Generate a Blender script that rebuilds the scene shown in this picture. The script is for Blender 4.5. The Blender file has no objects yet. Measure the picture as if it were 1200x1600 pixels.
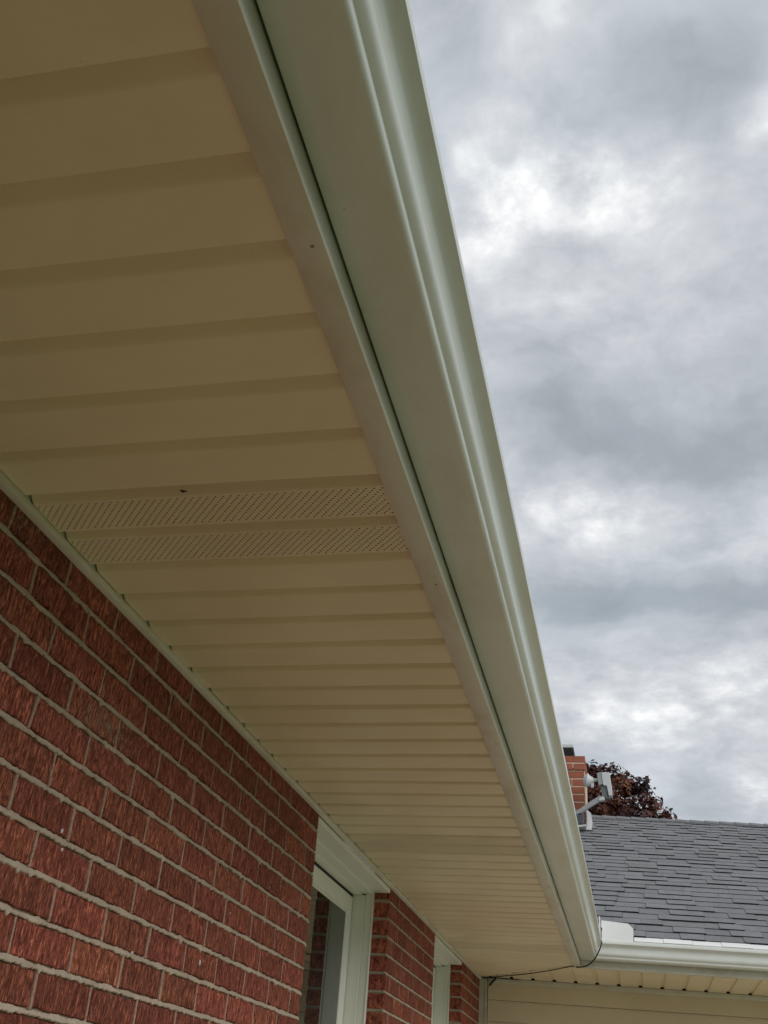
import bpy, bmesh, math, random
from mathutils import Matrix, Vector, noise
scene = bpy.context.scene
C = scene.collection
random.seed(7)
rad = math.radians
ZS = 2.6                     # height of the soffits above the ground

# ------------------------------------------------------------------ camera
CAM = Vector((1.00364, 0.0, ZS - 0.88864))
FPX = 1601.31                # focal length in pixels of a 1200 pixel wide picture
E_ROT = (1.01844243, 0.173780398, -0.157362811)      # axis * angle, world -> camera (y down)
ax = Vector(E_ROT)
RW = Matrix.Rotation(ax.length, 3, ax.normalized())
cam = bpy.data.cameras.new('camera')
camo = bpy.data.objects.new('camera', cam)
C.objects.link(camo)
m3 = Matrix((RW[0], -RW[1], -RW[2])).transposed()
camo.matrix_world = Matrix.Translation(CAM) @ m3.to_4x4()
cam.sensor_fit = 'HORIZONTAL'
cam.sensor_width = 36
cam.lens = FPX / 1200 * 36
cam.clip_start = 0.05
cam.clip_end = 2000
scene.camera = camo
scene.render.resolution_x = 768
scene.render.resolution_y = 1024

def project(p):              # only used to pick which bricks and shingles show largest
    q = RW @ (Vector(p) - CAM)
    if q.z < 0.05:
        return None
    return (q.x / q.z * FPX + 600, q.y / q.z * FPX + 800, q.z)

# ------------------------------------------------------------------ node helpers
class NT:
    def __init__(s, tree):
        s.t = tree; s.n = tree.nodes; s.l = tree.links
    def new(s, typ, **kw):
        n = s.n.new(typ)
        for k, v in kw.items():
            setattr(n, k, v)
        return n
    def put(s, sock, v):
        if isinstance(v, bpy.types.NodeSocket):
            s.l.new(v, sock)
        elif v is not None:
            if sock.type == 'RGBA' and len(v) == 3:
                v = (*v, 1)
            sock.default_value = v
    def math(s, op, a, b=None, c=None, clamp=False):
        n = s.new('ShaderNodeMath', operation=op, use_clamp=clamp)
        s.put(n.inputs[0], a)
        if b is not None: s.put(n.inputs[1], b)
        if c is not None: s.put(n.inputs[2], c)
        return n.outputs[0]
    def vmath(s, op, a, b=None):
        n = s.new('ShaderNodeVectorMath', operation=op)
        s.put(n.inputs[0], a)
        if b is not None: s.put(n.inputs[1], b)
        return n
    def noise(s, vec, scale, detail=4, rough=.55, dist=0, lac=2.0):
        n = s.new('ShaderNodeTexNoise')
        s.put(n.inputs['Vector'], vec)
        n.inputs['Scale'].default_value = scale
        n.inputs['Detail'].default_value = detail
        n.inputs['Roughness'].default_value = rough
        n.inputs['Lacunarity'].default_value = lac
        n.inputs['Distortion'].default_value = dist
        return n
    def scalev(s, vec, sc):
        n = s.new('ShaderNodeMapping')
        s.put(n.inputs['Vector'], vec)
        n.inputs['Scale'].default_value = sc
        return n.outputs[0]
    def ramp(s, fac, stops):
        n = s.new('ShaderNodeValToRGB')
        s.put(n.inputs[0], fac)
        el = n.color_ramp.elements
        while len(el) < len(stops): el.new(0.5)
        for e, (p, c) in zip(el, stops):
            e.position = p
            e.color = (*c, 1) if hasattr(c, '__len__') else (c, c, c, 1)
        return n.outputs[0]
    def mix(s, f, a, b, mode='MIX'):
        n = s.new('ShaderNodeMix', data_type='RGBA', blend_type=mode)
        s.put(n.inputs[0], f); s.put(n.inputs[6], a); s.put(n.inputs[7], b)
        return n.outputs[2]
    def bump(s, h, strength, dist, normal=None):
        n = s.new('ShaderNodeBump')
        n.inputs['Strength'].default_value = strength
        n.inputs['Distance'].default_value = dist
        s.put(n.inputs['Height'], h)
        if normal is not None: s.put(n.inputs['Normal'], normal)
        return n.outputs[0]
    def pos(s):
        return s.new('ShaderNodeNewGeometry').outputs['Position']
    def rnd(s):
        return s.new('ShaderNodeObjectInfo').outputs['Random']

def material(name, rough=.6, spec=.5):
    m = bpy.data.materials.new(name)
    m.use_nodes = True
    nt = NT(m.node_tree)
    b = m.node_tree.nodes['Principled BSDF']
    b.inputs['Roughness'].default_value = rough
    b.inputs['Specular IOR Level'].default_value = spec
    return m, nt, b

# ------------------------------------------------------------------ world: overcast sky
world = bpy.data.worlds.new('World')
scene.world = world
world.use_nodes = True
W = NT(world.node_tree)
W.n.clear()
SUN_EL, SUN_AZ = 31, -34      # sun behind the clouds: elevation, azimuth from +X towards +Y
sky = W.new('ShaderNodeTexSky', sky_type='NISHITA')
sky.sun_disc = False
sky.sun_elevation = rad(SUN_EL)
sky.sun_rotation = rad(90 - SUN_AZ)
tc = W.new('ShaderNodeTexCoord').outputs['Generated']
sep = W.new('ShaderNodeSeparateXYZ'); W.put(sep.inputs[0], tc)
zz = W.math('ADD', W.math('MAXIMUM', sep.outputs[2], 0.0), 0.22)
comb = W.new('ShaderNodeCombineXYZ')
W.put(comb.inputs[0], W.math('DIVIDE', sep.outputs[0], zz))
W.put(comb.inputs[1], W.math('DIVIDE', sep.outputs[1], zz))
P2 = comb.outputs[0]
warp = W.noise(P2, 3.2, 4, .6)
wv = W.vmath('SCALE', W.vmath('SUBTRACT', warp.outputs['Color'], (.5, .5, .5)).outputs[0]); wv.inputs['Scale'].default_value = .26
PW = W.vmath('ADD', P2, wv.outputs[0]).outputs[0]
def pdir(px, py):            # direction of the sky seen at a point of the picture, on the cloud plane
    d = (RW.transposed() @ Vector(((px - 600) / FPX, (py - 800) / FPX, 1))).normalized()
    k = max(d.z, 0) + .22
    return Vector((d.x / k, d.y / k, 0))
def lobe(px, py, rx, ry):
    c = pdir(px, py); ex = pdir(px + rx, py) - c; ey = pdir(px, py + ry) - c
    rx_ = ex.length; ry_ = ey.length
    ang = math.atan2(ex.y, ex.x)
    mp = W.new('ShaderNodeMapping', vector_type='TEXTURE')
    W.put(mp.inputs['Vector'], PW)
    mp.inputs['Location'].default_value = c
    mp.inputs['Rotation'].default_value = (0, 0, ang)
    mp.inputs['Scale'].default_value = (rx_, ry_, 1)
    ln = W.vmath('LENGTH', mp.outputs[0]).outputs['Value']
    return W.math('POWER', 2.718, W.math('MULTIPLY', W.math('MULTIPLY', ln, ln), -1.0))
LOBES = [(730, 300, 70, 75, .40), (820, 240, 90, 60, .34), (890, 320, 70, 45, .10), (975, 290, 120, 55, .30), (1185, 190, 60, 55, .30), (840, 120, 70, 50, .06), (890, 30, 60, 30, .14),
         (1060, 110, 90, 80, -.20), (720, 120, 60, 70, -.16), (1090, 280, 60, 50, -.12), (900, 420, 150, 60, .05), (1060, 460, 130, 50, -.02),
         (1000, 680, 200, 62, -.36), (860, 660, 60, 50, -.12), (1190, 700, 90, 60, -.16), (930, 780, 130, 42, .28), (1180, 810, 80, 40, .14),
         (940, 925, 170, 42, -.32), (1150, 940, 90, 40, -.22), (1020, 560, 200, 50, -.03), (820, 480, 90, 80, .06), (1040, 860, 150, 30, .06),
         (1130, 1080, 110, 50, .18), (960, 1130, 100, 45, .26), (1090, 1235, 60, 40, -.16), (1180, 1225, 40, 28, .28), (940, 1030, 70, 30, .06)]
acc = None
for (px, py, rx, ry, a) in LOBES:
    v = W.math('MULTIPLY', lobe(px, py, rx, ry), a)
    acc = v if acc is None else W.math('ADD', acc, v)
n1 = W.noise(P2, 1.6, 7, .56, .25).outputs[0]
n2 = W.noise(W.vmath('ADD', PW, (3.1, 7.7, 0)).outputs[0], 6.5, 8, .60, .0).outputs[0]
n3 = W.noise(P2, 13, 8, .62, 0).outputs[0]
fld = W.math('ADD', W.math('MULTIPLY', W.math('SUBTRACT', n1, .5), .55), W.math('MULTIPLY', W.math('SUBTRACT', n2, .5), .72))
# wisps gather where the cloud is thin and bright
wis = W.math('MULTIPLY', W.math('SUBTRACT', n3, .5), W.math('MAXIMUM', W.math('ADD', W.math('MULTIPLY', acc, 2.4), .40), .18))
fld = W.math('ADD', W.math('ADD', fld, acc), W.math('ADD', wis, .5))
ccol = W.ramp(fld, [(0.0, (.28, .32, .355)), (.26, (.365, .40, .435)), (.48, (.51, .54, .585)), (.67, (.665, .685, .715)), (.86, (.88, .89, .90)), (1.0, (1.08, 1.08, 1.06))])
bl = W.math('MULTIPLY', W.math('SUBTRACT', W.noise(W.vmath('ADD', PW, (9, 2, 0)).outputs[0], 2.6, 3, .5).outputs[0], .5), 1.2, clamp=True)
ccol = W.mix(bl, ccol, (.50, .60, .67))
SKYS = 0.1
cs = W.vmath('SCALE', ccol); cs.inputs['Scale'].default_value = 1 / SKYS * 1.07
skmix = W.mix(.97, sky.outputs[0], cs.outputs[0])
bg = W.new('ShaderNodeBackground')
W.put(bg.inputs[0], skmix); bg.inputs[1].default_value = SKYS
wo = W.new('ShaderNodeOutputWorld'); W.l.new(bg.outputs[0], wo.inputs[0])

sun = bpy.data.lights.new('sun', 'SUN')
sun.energy = 1.5
sun.angle = rad(42)
sun.color = (1, .96, .9)
suno = bpy.data.objects.new('sun', sun)
C.objects.link(suno)
sd = Vector((math.cos(rad(SUN_EL)) * math.cos(rad(SUN_AZ)), math.cos(rad(SUN_EL)) * math.sin(rad(SUN_AZ)), math.sin(rad(SUN_EL))))
suno.rotation_euler = sd.to_track_quat('Z', 'Y').to_euler()
suno.location = (3, 3, 12)
vs = scene.view_settings
vs.view_transform = 'Standard'; vs.look = 'None'; vs.gamma = 1; vs.exposure = 0.0
vs.use_curve_mapping = False
try:
    scene.cycles.max_bounces = 10; scene.cycles.diffuse_bounces = 6
except Exception:
    pass

# ------------------------------------------------------------------ object helpers
def empty(name, label=None, cat=None, loc=(0, 0, 0), group=None, kind=None):
    o = bpy.data.objects.new(name, None); C.objects.link(o)
    o.location = loc; o.empty_display_size = .1
    tag(o, label, cat, group, kind)
    return o
def tag(o, label=None, cat=None, group=None, kind=None):
    if label: o['label'] = label
    if cat: o['category'] = cat
    if group: o['group'] = group
    if kind: o['kind'] = kind
    return o
def link(name, me, parent=None, loc=None):
    o = bpy.data.objects.new(name, me); C.objects.link(o)
    if loc is not None: o.location = loc
    if parent is not None:
        o.parent = parent
        o.matrix_parent_inverse = Matrix.Translation(-Vector(world_loc(parent)))
    return o
def world_loc(o):
    return o.get('_wl', None) or tuple(o.location)
class MB:
    """collects geometry, z measured from the soffit"""
    def __init__(s): s.v = []; s.f = []; s.sm = []
    def add(s, vs_, fs, smooth=False):
        o = len(s.v); s.v += [tuple(v) for v in vs_]
        s.f += [tuple(i + o for i in f) for f in fs]; s.sm += [smooth] * len(fs)
    def box(s, x0, x1, y0, y1, z0, z1, fn=None):
        v = [(x, y, z) for x in (x0, x1) for y in (y0, y1) for z in (z0, z1)]
        if fn: v = [fn(*p) for p in v]
        s.add(v, [(0, 1, 3, 2), (4, 6, 7, 5), (0, 4, 5, 1), (2, 3, 7, 6), (0, 2, 6, 4), (1, 5, 7, 3)])
    def loft(s, rings, closed=True, caps=True, smooth=False):
        n = len(rings[0]); v = [p for r in rings for p in r]; f = []
        for i in range(len(rings) - 1):
            for j in range(n if closed else n - 1):
                k = (j + 1) % n
                f.append((i * n + j, i * n + k, (i + 1) * n + k, (i + 1) * n + j))
        if caps and closed:
            f.append(tuple(range(n))[::-1]); f.append(tuple((len(rings) - 1) * n + j for j in range(n)))
        s.add(v, f, smooth)
    def tube(s, pts, r, n=10, smooth=True, radii=None):
        pts = [Vector(p) for p in pts]; rings = []
        up = Vector((0.13, .21, 1)).normalized()
        for i, p in enumerate(pts):
            d = (pts[min(i + 1, len(pts) - 1)] - pts[max(i - 1, 0)]).normalized()
            a = d.cross(up)
            if a.length < .1: a = d.cross(Vector((1, 0, 0)))
            a.normalize(); b = d.cross(a)
            rr = radii[i] if radii else r
            rings.append([tuple(p + a * rr * math.cos(2 * math.pi * k / n) + b * rr * math.sin(2 * math.pi * k / n)) for k in range(n)])
        s.loft(rings, smooth=smooth)
    def build(s, name, mat, parent=None, dz=ZS, bevel=None, origin=None, autosmooth=None):
        me = bpy.data.meshes.new(name)
        if origin is None:
            xs = [v[0] for v in s.v]; ys = [v[1] for v in s.v]; zs = [v[2] for v in s.v]
            origin = ((min(xs) + max(xs)) / 2, (min(ys) + max(ys)) / 2, min(zs) + dz)
        ox, oy, oz = origin
        me.from_pydata([(v[0] - ox, v[1] - oy, v[2] + dz - oz) for v in s.v], [], s.f)
        me.polygons.foreach_set('use_smooth', s.sm)
        bm = bmesh.new(); bm.from_mesh(me)
        bmesh.ops.recalc_face_normals(bm, faces=bm.faces)
        bm.to_mesh(me); bm.free()
        me.materials.append(mat)
        if autosmooth is not None:
            me.polygons.foreach_set('use_smooth', [True] * len(me.polygons))
            try: me.set_sharp_from_angle(angle=rad(autosmooth))
            except Exception: pass
        me.update()
        o = link(name, me, parent, origin)
        if bevel:
            md = o.modifiers.new('bevel', 'BEVEL'); md.width = bevel; md.segments = 2; md.limit_method = 'ANGLE'
        return o

# ------------------------------------------------------------------ materials
def m_brick(name, base=(.315, .083, .050)):
    m, n, b = material(name, .85, .25)
    p = n.pos(); r = n.rnd()
    off = n.new('ShaderNodeCombineXYZ'); n.put(off.inputs[0], n.math('MULTIPLY', r, 37.0)); n.put(off.inputs[2], n.math('MULTIPLY', r, 11.0))
    pp = n.vmath('ADD', p, off.outputs[0]).outputs[0]
    sk = n.new('ShaderNodeMapping'); n.put(sk.inputs['Vector'], pp); sk.inputs['Rotation'].default_value = (rad(1), 0, 0)
    w1 = n.noise(n.scalev(sk.outputs[0], (60, 150, 32)), 1.0, 4, .6, 1.1).outputs[0]
    w2 = n.noise(n.scalev(sk.outputs[0], (90, 330, 90)), 1.0, 3, .65, .6).outputs[0]
    g = n.noise(pp, 700, 3, .7).outputs[0]
    big = n.noise(p, 3.0, 3, .5).outputs[0]
    ridge = n.math('ADD', n.math('MULTIPLY', w1, .62), n.math('MULTIPLY', w2, .38))
    h = n.math('ADD', n.ramp(ridge, [(.38, 0.0), (.48, .55), (.57, 1.0)]), n.math('MULTIPLY', g, .12))
    c = n.ramp(ridge, [(.38, tuple(x * .30 for x in base)), (.47, base), (.58, tuple(min(1, x * k) for x, k in zip(base, (1.75, 2.1, 2.1))))])
    hv = n.new('ShaderNodeHueSaturation'); n.put(hv.inputs['Color'], c)
    n.put(hv.inputs['Value'], n.math('ADD', n.math('MULTIPLY', r, .42), .80))
    n.put(hv.inputs['Hue'], n.math('ADD', n.math('MULTIPLY', n.math('FRACT', n.math('MULTIPLY', r, 7.31)), .010), .494))
    c = n.mix(n.math('MULTIPLY', big, .22), hv.outputs[0], (.20, .065, .038))
    # pale mortar scraped across some of the faces
    d1 = n.vmath('SUBTRACT', p, (0, 1.80, ZS - .245)).outputs[0]
    ln = n.vmath('LENGTH', n.scalev(d1, (1, 1, 2.6))).outputs['Value']
    near = n.math('SUBTRACT', 1.0, n.math('DIVIDE', ln, .20), clamp=True)
    d2 = n.vmath('SUBTRACT', p, (0, 1.36, ZS - .02)).outputs[0]
    near2 = n.math('SUBTRACT', 1.0, n.math('DIVIDE', n.vmath('LENGTH', d2).outputs['Value'], .10), clamp=True)
    spots = n.math('GREATER_THAN', n.noise(p, 11, 2, .5).outputs[0], .71)
    nn = n.math('MAXIMUM', n.math('MAXIMUM', near, n.math('MULTIPLY', near2, .7)), n.math('MULTIPLY', spots, .32))
    msk = n.math('MULTIPLY', n.ramp(n.math('ADD', n.math('ADD', n.math('MULTIPLY', w2, .55), n.math('MULTIPLY', n.noise(n.scalev(sk.outputs[0], (60, 75, 28)), 1.0, 4, .7, .8).outputs[0], .45)), n.math('MULTIPLY', nn, .16)), [(.62, 0.0), (.66, .75)]), .9)
    c = n.mix(msk, c, (.40, .33, .25))
    n.put(b.inputs['Base Color'], c)
    n.put(b.inputs['Normal'], n.bump(h, 1.0, .006))
    return m
def m_mortar(name, col=(.54, .465, .365), red=0.0):
    m, n, b = material(name, .95, .15)
    p = n.pos()
    a = n.noise(p, 14, 4, .6).outputs[0]; f = n.noise(p, 900, 3, .7).outputs[0]; md = n.noise(n.scalev(p, (1, 1, 2)), 90, 4, .65).outputs[0]
    c = n.ramp(a, [(.3, tuple(x * .78 for x in col)), (.55, col), (.75, tuple(min(1, x * 1.15) for x in col))])
    c = n.mix(n.ramp(md, [(.42, red * .9), (.62, red * .35)]), c, (.26, .10, .07))
    c = n.mix(n.math('MULTIPLY', f, .25), c, tuple(x * .6 for x in col))
    n.put(b.inputs['Base Color'], c)
    n.put(b.inputs['Normal'], n.bump(n.math('ADD', n.math('MULTIPLY', md, .8), n.math('MULTIPLY', f, .25)), .9, .0022))
    return m
def m_vinyl(name, col, rough=.42, dirt=.25, spec=.45, grain=.10):
    m, n, b = material(name, rough, spec)
    p = n.pos()
    a = n.noise(p, 2.3, 5, .62, .6).outputs[0]; s = n.noise(n.scalev(p, (2, 14, 2)), 1.6, 4, .6).outputs[0]
    f = n.noise(n.scalev(p, (60, 420, 420)), 1, 3, .6).outputs[0]
    c = n.mix(n.math('MULTIPLY', n.ramp(a, [(.42, 1.0), (.62, 0.0)]), dirt), col, tuple(x * k for x, k in zip(col, (.80, .77, .73))))
    c = n.mix(n.math('MULTIPLY', n.ramp(s, [(.5, 0.0), (.72, 1.0)]), dirt * .5), c, tuple(x * .85 for x in col))
    sp = n.math('GREATER_THAN', n.noise(p, 95, 2, .5).outputs[0], .80)
    c = n.mix(n.math('MULTIPLY', sp, .5), c, tuple(x * .35 for x in col))
    n.put(b.inputs['Base Color'], c)
    n.put(b.inputs['Roughness'], n.math('ADD', n.math('MULTIPLY', a, .16), rough - .08))
    wv2 = n.noise(n.scalev(p, (5, 3, 5)), 1.0, 2, .5).outputs[0]
    n.put(b.inputs['Normal'], n.bump(n.math('ADD', n.math('ADD', n.math('MULTIPLY', f, grain), a), n.math('MULTIPLY', wv2, 2.2)), .5, .0035))
    return m
def m_metal_paint(name, col, rough=.32, dirt=.12, bmp=.4):
    m, n, b = material(name, rough, .5)
    p = n.pos()
    a = n.noise(n.scalev(p, (3, 1.2, 3)), 1, 4, .6).outputs[0]
    f = n.noise(n.scalev(p, (9, 30, 9)), 1, 3, .6).outputs[0]
    d = n.noise(n.scalev(p, (1.6, .7, 1.6)), 5, 6, .68, .5).outputs[0]
    c = n.mix(n.math('MULTIPLY', n.ramp(d, [(.44, 0.0), (.66, 1.0)]), dirt), col, tuple(x * k for x, k in zip(col, (.74, .68, .58))))
    sp = n.math('GREATER_THAN', n.noise(p, 120, 2, .5).outputs[0], .805)
    c = n.mix(n.math('MULTIPLY', sp, .45), c, (.12, .10, .07))
    n.put(b.inputs['Base Color'], c)
    n.put(b.inputs['Roughness'], n.math('ADD', n.math('MULTIPLY', f, .06), rough - .03))
    n.put(b.inputs['Normal'], n.bump(n.math('ADD', n.math('ADD', n.math('MULTIPLY', a, 1.0), n.math('MULTIPLY', n.noise(p, 6, 2, .5).outputs[0], .5)), n.math('MULTIPLY', f, .015)), bmp, .004))
    return m
def m_shingle(name, col=(.188, .192, .199)):
    m, n, b = material(name, .95, .2)
    p = n.pos(); r = n.rnd()
    at = n.new('ShaderNodeAttribute'); at.attribute_name = 'tone'
    g = n.noise(p, 330, 3, .75).outputs[0]; g2 = n.noise(n.scalev(p, (7, 3, 9)), 1.5, 4, .6).outputs[0]
    tone = n.math('ADD', n.math('MULTIPLY', at.outputs['Fac'], .20), .98)
    hv = n.new('ShaderNodeHueSaturation')
    n.put(hv.inputs['Color'], n.ramp(g, [(.3, tuple(x * .5 for x in col)), (.5, col), (.68, tuple(x * 1.75 for x in col))]))
    n.put(hv.inputs['Value'], n.math('MULTIPLY', tone, n.math('ADD', n.math('MULTIPLY', g2, .5), .75)))
    c = n.mix(n.math('MULTIPLY', n.math('GREATER_THAN', at.outputs['Fac'], .88), .22), hv.outputs[0], (.15, .125, .12))
    n.put(b.inputs['Base Color'], c)
    n.put(b.inputs['Normal'], n.bump(g, .7, .002))
    return m
def m_simple(name, col, rough=.6, spec=.4, var=.15, scale=30, bump=.2, metallic=0):
    m, n, b = material(name, rough, spec)
    p = n.pos(); a = n.noise(p, scale, 5, .6).outputs[0]
    c = n.mix(a, tuple(x * (1 - var) for x in col), tuple(min(1, x * (1 + var)) for x in col))
    n.put(b.inputs['Base Color'], c); b.inputs['Metallic'].default_value = metallic
    n.put(b.inputs['Normal'], n.bump(a, bump, .002))
    return m
M = {}
M['brick'] = m_brick('brick')
M['brick_chimney'] = m_simple('chimney_brick', (.36, .125, .078), .85, .2, .28, 26, .25)
M['mortar'] = m_mortar('mortar', red=.30)
M['mortar_head'] = m_mortar('head_joint_mortar', (.50, .40, .31), red=.75)
M['mortar_chimney'] = m_mortar('chimney_mortar', (.74, .56, .42))
M['soffit'] = m_vinyl('beige_vinyl_soffit', (.80, .715, .52), .40, .34)
M['soffit_vent'] = m_vinyl('beige_vinyl_vent', (.77, .68, .50), .42, .42)
M['gutter_far'] = m_metal_paint('white_gutter_metal_lit', (.74, .77, .74), .3, .15, .15)  # gutter paint lightened: the stronger light on the far gutter is in its colour
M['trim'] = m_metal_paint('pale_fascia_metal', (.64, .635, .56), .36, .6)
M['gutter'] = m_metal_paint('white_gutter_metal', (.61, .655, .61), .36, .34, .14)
M['gutter'].node_tree.nodes['Principled BSDF'].inputs['Coat Weight'].default_value = .55
M['gutter'].node_tree.nodes['Principled BSDF'].inputs['Coat Roughness'].default_value = .34
M['gutter'].node_tree.nodes['Principled BSDF'].inputs['Coat IOR'].default_value = 1.7
M['siding'] = m_vinyl('beige_vinyl_siding', (.74, .66, .49), .5, .3)
M['frame'] = m_metal_paint('white_window_vinyl', (.80, .82, .75), .35, .08)
M['white'] = m_metal_paint('bright_white_metal', (.83, .84, .85), .35, .05)
M['cover'] = m_metal_paint('white_gutter_cover', (.86, .85, .83), .5, .12)
M['shingle'] = m_shingle('grey_asphalt_shingle')
M['shingle_edge'] = m_simple('black_asphalt_edge_shadow', (.022, .022, .024), .95, .1)  # dark asphalt, kept near black to paint in the shadow line below each tab
M['dark'] = m_simple('dark_void', (.012, .012, .012), .9, .1)
M['cable'] = m_simple('black_cable_rubber', (.010, .010, .009), .45, .5)
M['wood'] = m_simple('attic_wood', (.10, .07, .045), .9, .1)
M['seal'] = m_simple('dark_window_seal', (.03, .035, .03), .6, .3)
# glass: dark, strongly reflecting pane in front of an unlit room
m, n, b = material('window_glass', .02, .9)
b.inputs['Base Color'].default_value = (.012, .018, .017, 1); b.inputs['IOR'].default_value = 1.55
wv_ = n.noise(n.pos(), 2.2, 2, .5).outputs[0]; n.put(b.inputs['Normal'], n.bump(wv_, .05, .002))
M['glass'] = m
# lawn and patio
m, n, b = material('lawn_grass', .9, .2)
p = n.pos(); g1 = n.noise(p, 1.3, 5, .6).outputs[0]; g2 = n.noise(p, 60, 4, .7).outputs[0]
c = n.mix(g1, (.11, .19, .055), (.18, .24, .08)); c = n.mix(n.math('MULTIPLY', g2, .5), c, (.05, .08, .02))
n.put(b.inputs['Base Color'], c); n.put(b.inputs['Normal'], n.bump(g2, .8, .03)); M['grass'] = m
M['concrete'] = m_simple('pale_concrete', (.56, .52, .42), .9, .2, .12, 9, .4)
M['patio'] = m_simple('tan_patio_paving', (.50, .405, .26), .9, .2, .2, 9, .5)

# ------------------------------------------------------------------ ground
g = MB(); g.box(-300, 300, -300, 300, -.5, 0)
tag(g.build('lawn', M['grass'], dz=0, origin=(0, 0, 0)), 'green lawn around the brick house', kind='structure')
g = MB(); g.box(-.02, 1.5, -8, 3.59, .0, .03)
tag(g.build('patio', M['patio'], dz=0, origin=(1.5, 0, 0)), 'tan paved strip under the eaves beside the brick wall', kind='structure')

g = MB(); g.box(-.3, 9.0, 3.6, 8.6, .0, .05)  # paving out of view, added to bounce light up to the far eave
tag(g.build('bounce_paving', M['concrete'], dz=0, origin=(4, 6, 0)), 'unseen pale concrete paving added between the two wings to bounce light onto the far eave', kind='structure')

# ------------------------------------------------------------------ plan of the two wings
T = math.tan(rad(8)); OX, OY = .02, 7.33
OV = .788                                   # depth of the far eave
def y_wall(x): return OY + T * (x - OX)     # line of the siding wall
def y_fas(x): return y_wall(x) - OV         # line of its fascia
FX = .6892                                  # near fascia face
Y0 = -6.0
def diag_x(y):                              # mitre where the two soffits meet
    y1, x1 = y_wall(.0), .0
    y2, x2 = y_fas(FX), FX - .04
    return x1 + (y - y1) / (y2 - y1) * (x2 - x1)

house = empty('brick_wing', 'red brick wing of the house with beige vented eave and white gutter running overhead', 'house', (0, 1, 0))
garage = empty('siding_wing', 'far wing with beige lap siding, grey shingle roof and white gutter across', 'house', (3, 7.7, 0))

# ------------------------------------------------------------------ brick walls
HC, ZT, BP, YB0 = .06980, -.41570, .20932, 1.54039
JH = .0105; JV = .0075; DEP = .090
wall = empty('brick_wall'); wall.parent = house
wall.matrix_parent_inverse = Matrix.Translation(-house.location)
rb = random.Random(3)
def brick_mesh(length, h, seed, mat):
    r = random.Random(seed)
    n = 7
    top = [(-length / 2 + length * i / n, h / 2 - abs(r.gauss(0, .0017))) for i in range(n + 1)]
    bot = [(length / 2 - length * i / n, -h / 2 + abs(r.gauss(0, .0017))) for i in range(n + 1)]
    # worn corners
    top[0] = (top[0][0] + .0008, top[0][1] - .001); top[-1] = (top[-1][0] - .001, top[-1][1] - .0012)
    ring = top + bot
    k = len(ring)
    inner = [(y * (1 - .003 / length * 2), z * (1 - .0022 / h * 2)) for y, z in ring]
    v = [(-DEP, y, z) for y, z in ring] + [(-.0022 + r.gauss(0, .0002), y, z) for y, z in ring] + [(r.gauss(0, .0004), y, z) for y, z in inner]
    f = []
    for L in (0, 1):
        for j in range(k):
            q = (j + 1) % k
            f.append((L * k + j, L * k + q, (L + 1) * k + q, (L + 1) * k + j))
    # front cap as vertical quads
    for i in range(n):
        a, b_ = 2 * k + i, 2 * k + i + 1
        c_, d_ = 2 * k + (k - 2 - i), 2 * k + (k - 1 - i)
        f.append((a, b_, c_, d_))
    me = bpy.data.meshes.new('brick')
    me.from_pydata(v, [], f); me.materials.append(mat)
    bm = bmesh.new(); bm.from_mesh(me); bmesh.ops.recalc_face_normals(bm, faces=bm.faces); bm.to_mesh(me); bm.free()
    return me
BH = HC - JH
FULL = [brick_mesh(BP - JV, BH, i, M['brick']) for i in range(10)]
HALF = [brick_mesh(BP / 2 - JV, BH, 50 + i, M['brick']) for i in range(5)]
PIERS = [(Y0, 3.322), (4.484, 5.600), (6.552, 7.352)]
WIN = [(3.322, 4.484), (5.600, 6.552)]
WZ0 = -1.52                                  # sill level
pieces = []; heads = []
for k in range(-32, 6):
    zc = ZT + (k + .5) * HC
    if zc + HC / 2 < -ZS: continue
    shift = 0 if (k % 2) else BP / 2
    spans = list(PIERS)
    if zc < WZ0 - .03: spans = [(Y0, 7.352)]
    for (a, b_) in spans:
        i0 = math.floor((a - YB0 - shift) / BP) - 1
        js = []
        y = YB0 + shift + i0 * BP
        while y < b_ + BP:
            if a + .045 < y < b_ - .045: js.append(y)
            y += BP
        ed = [a] + js + [b_]
        for q in range(len(ed) - 1):
            l0 = ed[q] + (0 if q == 0 else JV / 2); l1 = ed[q + 1] - (0 if q == len(ed) - 2 else JV / 2)
            pieces.append(((l0 + l1) / 2, zc, l1 - l0))
        for j in js: heads.append((j, zc))
def area(y, z, L):
    ps = [project((0, y + a, ZS + z + c_)) for a, c_ in ((-L / 2, -BH / 2), (L / 2, -BH / 2), (L / 2, BH / 2), (-L / 2, BH / 2))]
    if any(q is None for q in ps): return 0
    if not any(-15 < q[0] < 1215 and -15 < q[1] < 1615 for q in ps): return 0
    s = 0
    for i in range(4):
        s += ps[i][0] * ps[(i + 1) % 4][1] - ps[(i + 1) % 4][0] * ps[i][1]
    return abs(s) / 2
order = sorted(pieces, key=lambda p_: -area(*p_))
print('visible bricks', sum(1 for p_ in order if area(*p_) > 0))
rest_bm = bmesh.new()
for idx, (y, z, L) in enumerate(order):
    if L > .16: me = rb.choice(FULL); base = BP - JV
    else: me = rb.choice(HALF); base = BP / 2 - JV
    jx = rb.gauss(0, .0007); jz = rb.gauss(0, .0006); rot = rb.gauss(0, .0035)
    mt = Matrix.Translation((jx, y, ZS + z + jz)) @ Matrix.Rotation(rot, 4, 'X') @ Matrix.Diagonal((1, L / base, 1, 1))
    if idx < 300:
        o = bpy.data.objects.new('brick', me); C.objects.link(o); o.parent = wall
        o.matrix_world = mt
        o.matrix_basis = mt
    else:
        t_ = me.copy(); t_.transform(mt); rest_bm.from_mesh(t_); bpy.data.meshes.remove(t_)
me = bpy.data.meshes.new('brickwork'); rest_bm.to_mesh(me); rest_bm.free(); me.materials.clear(); me.materials.append(M['brick'])
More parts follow.
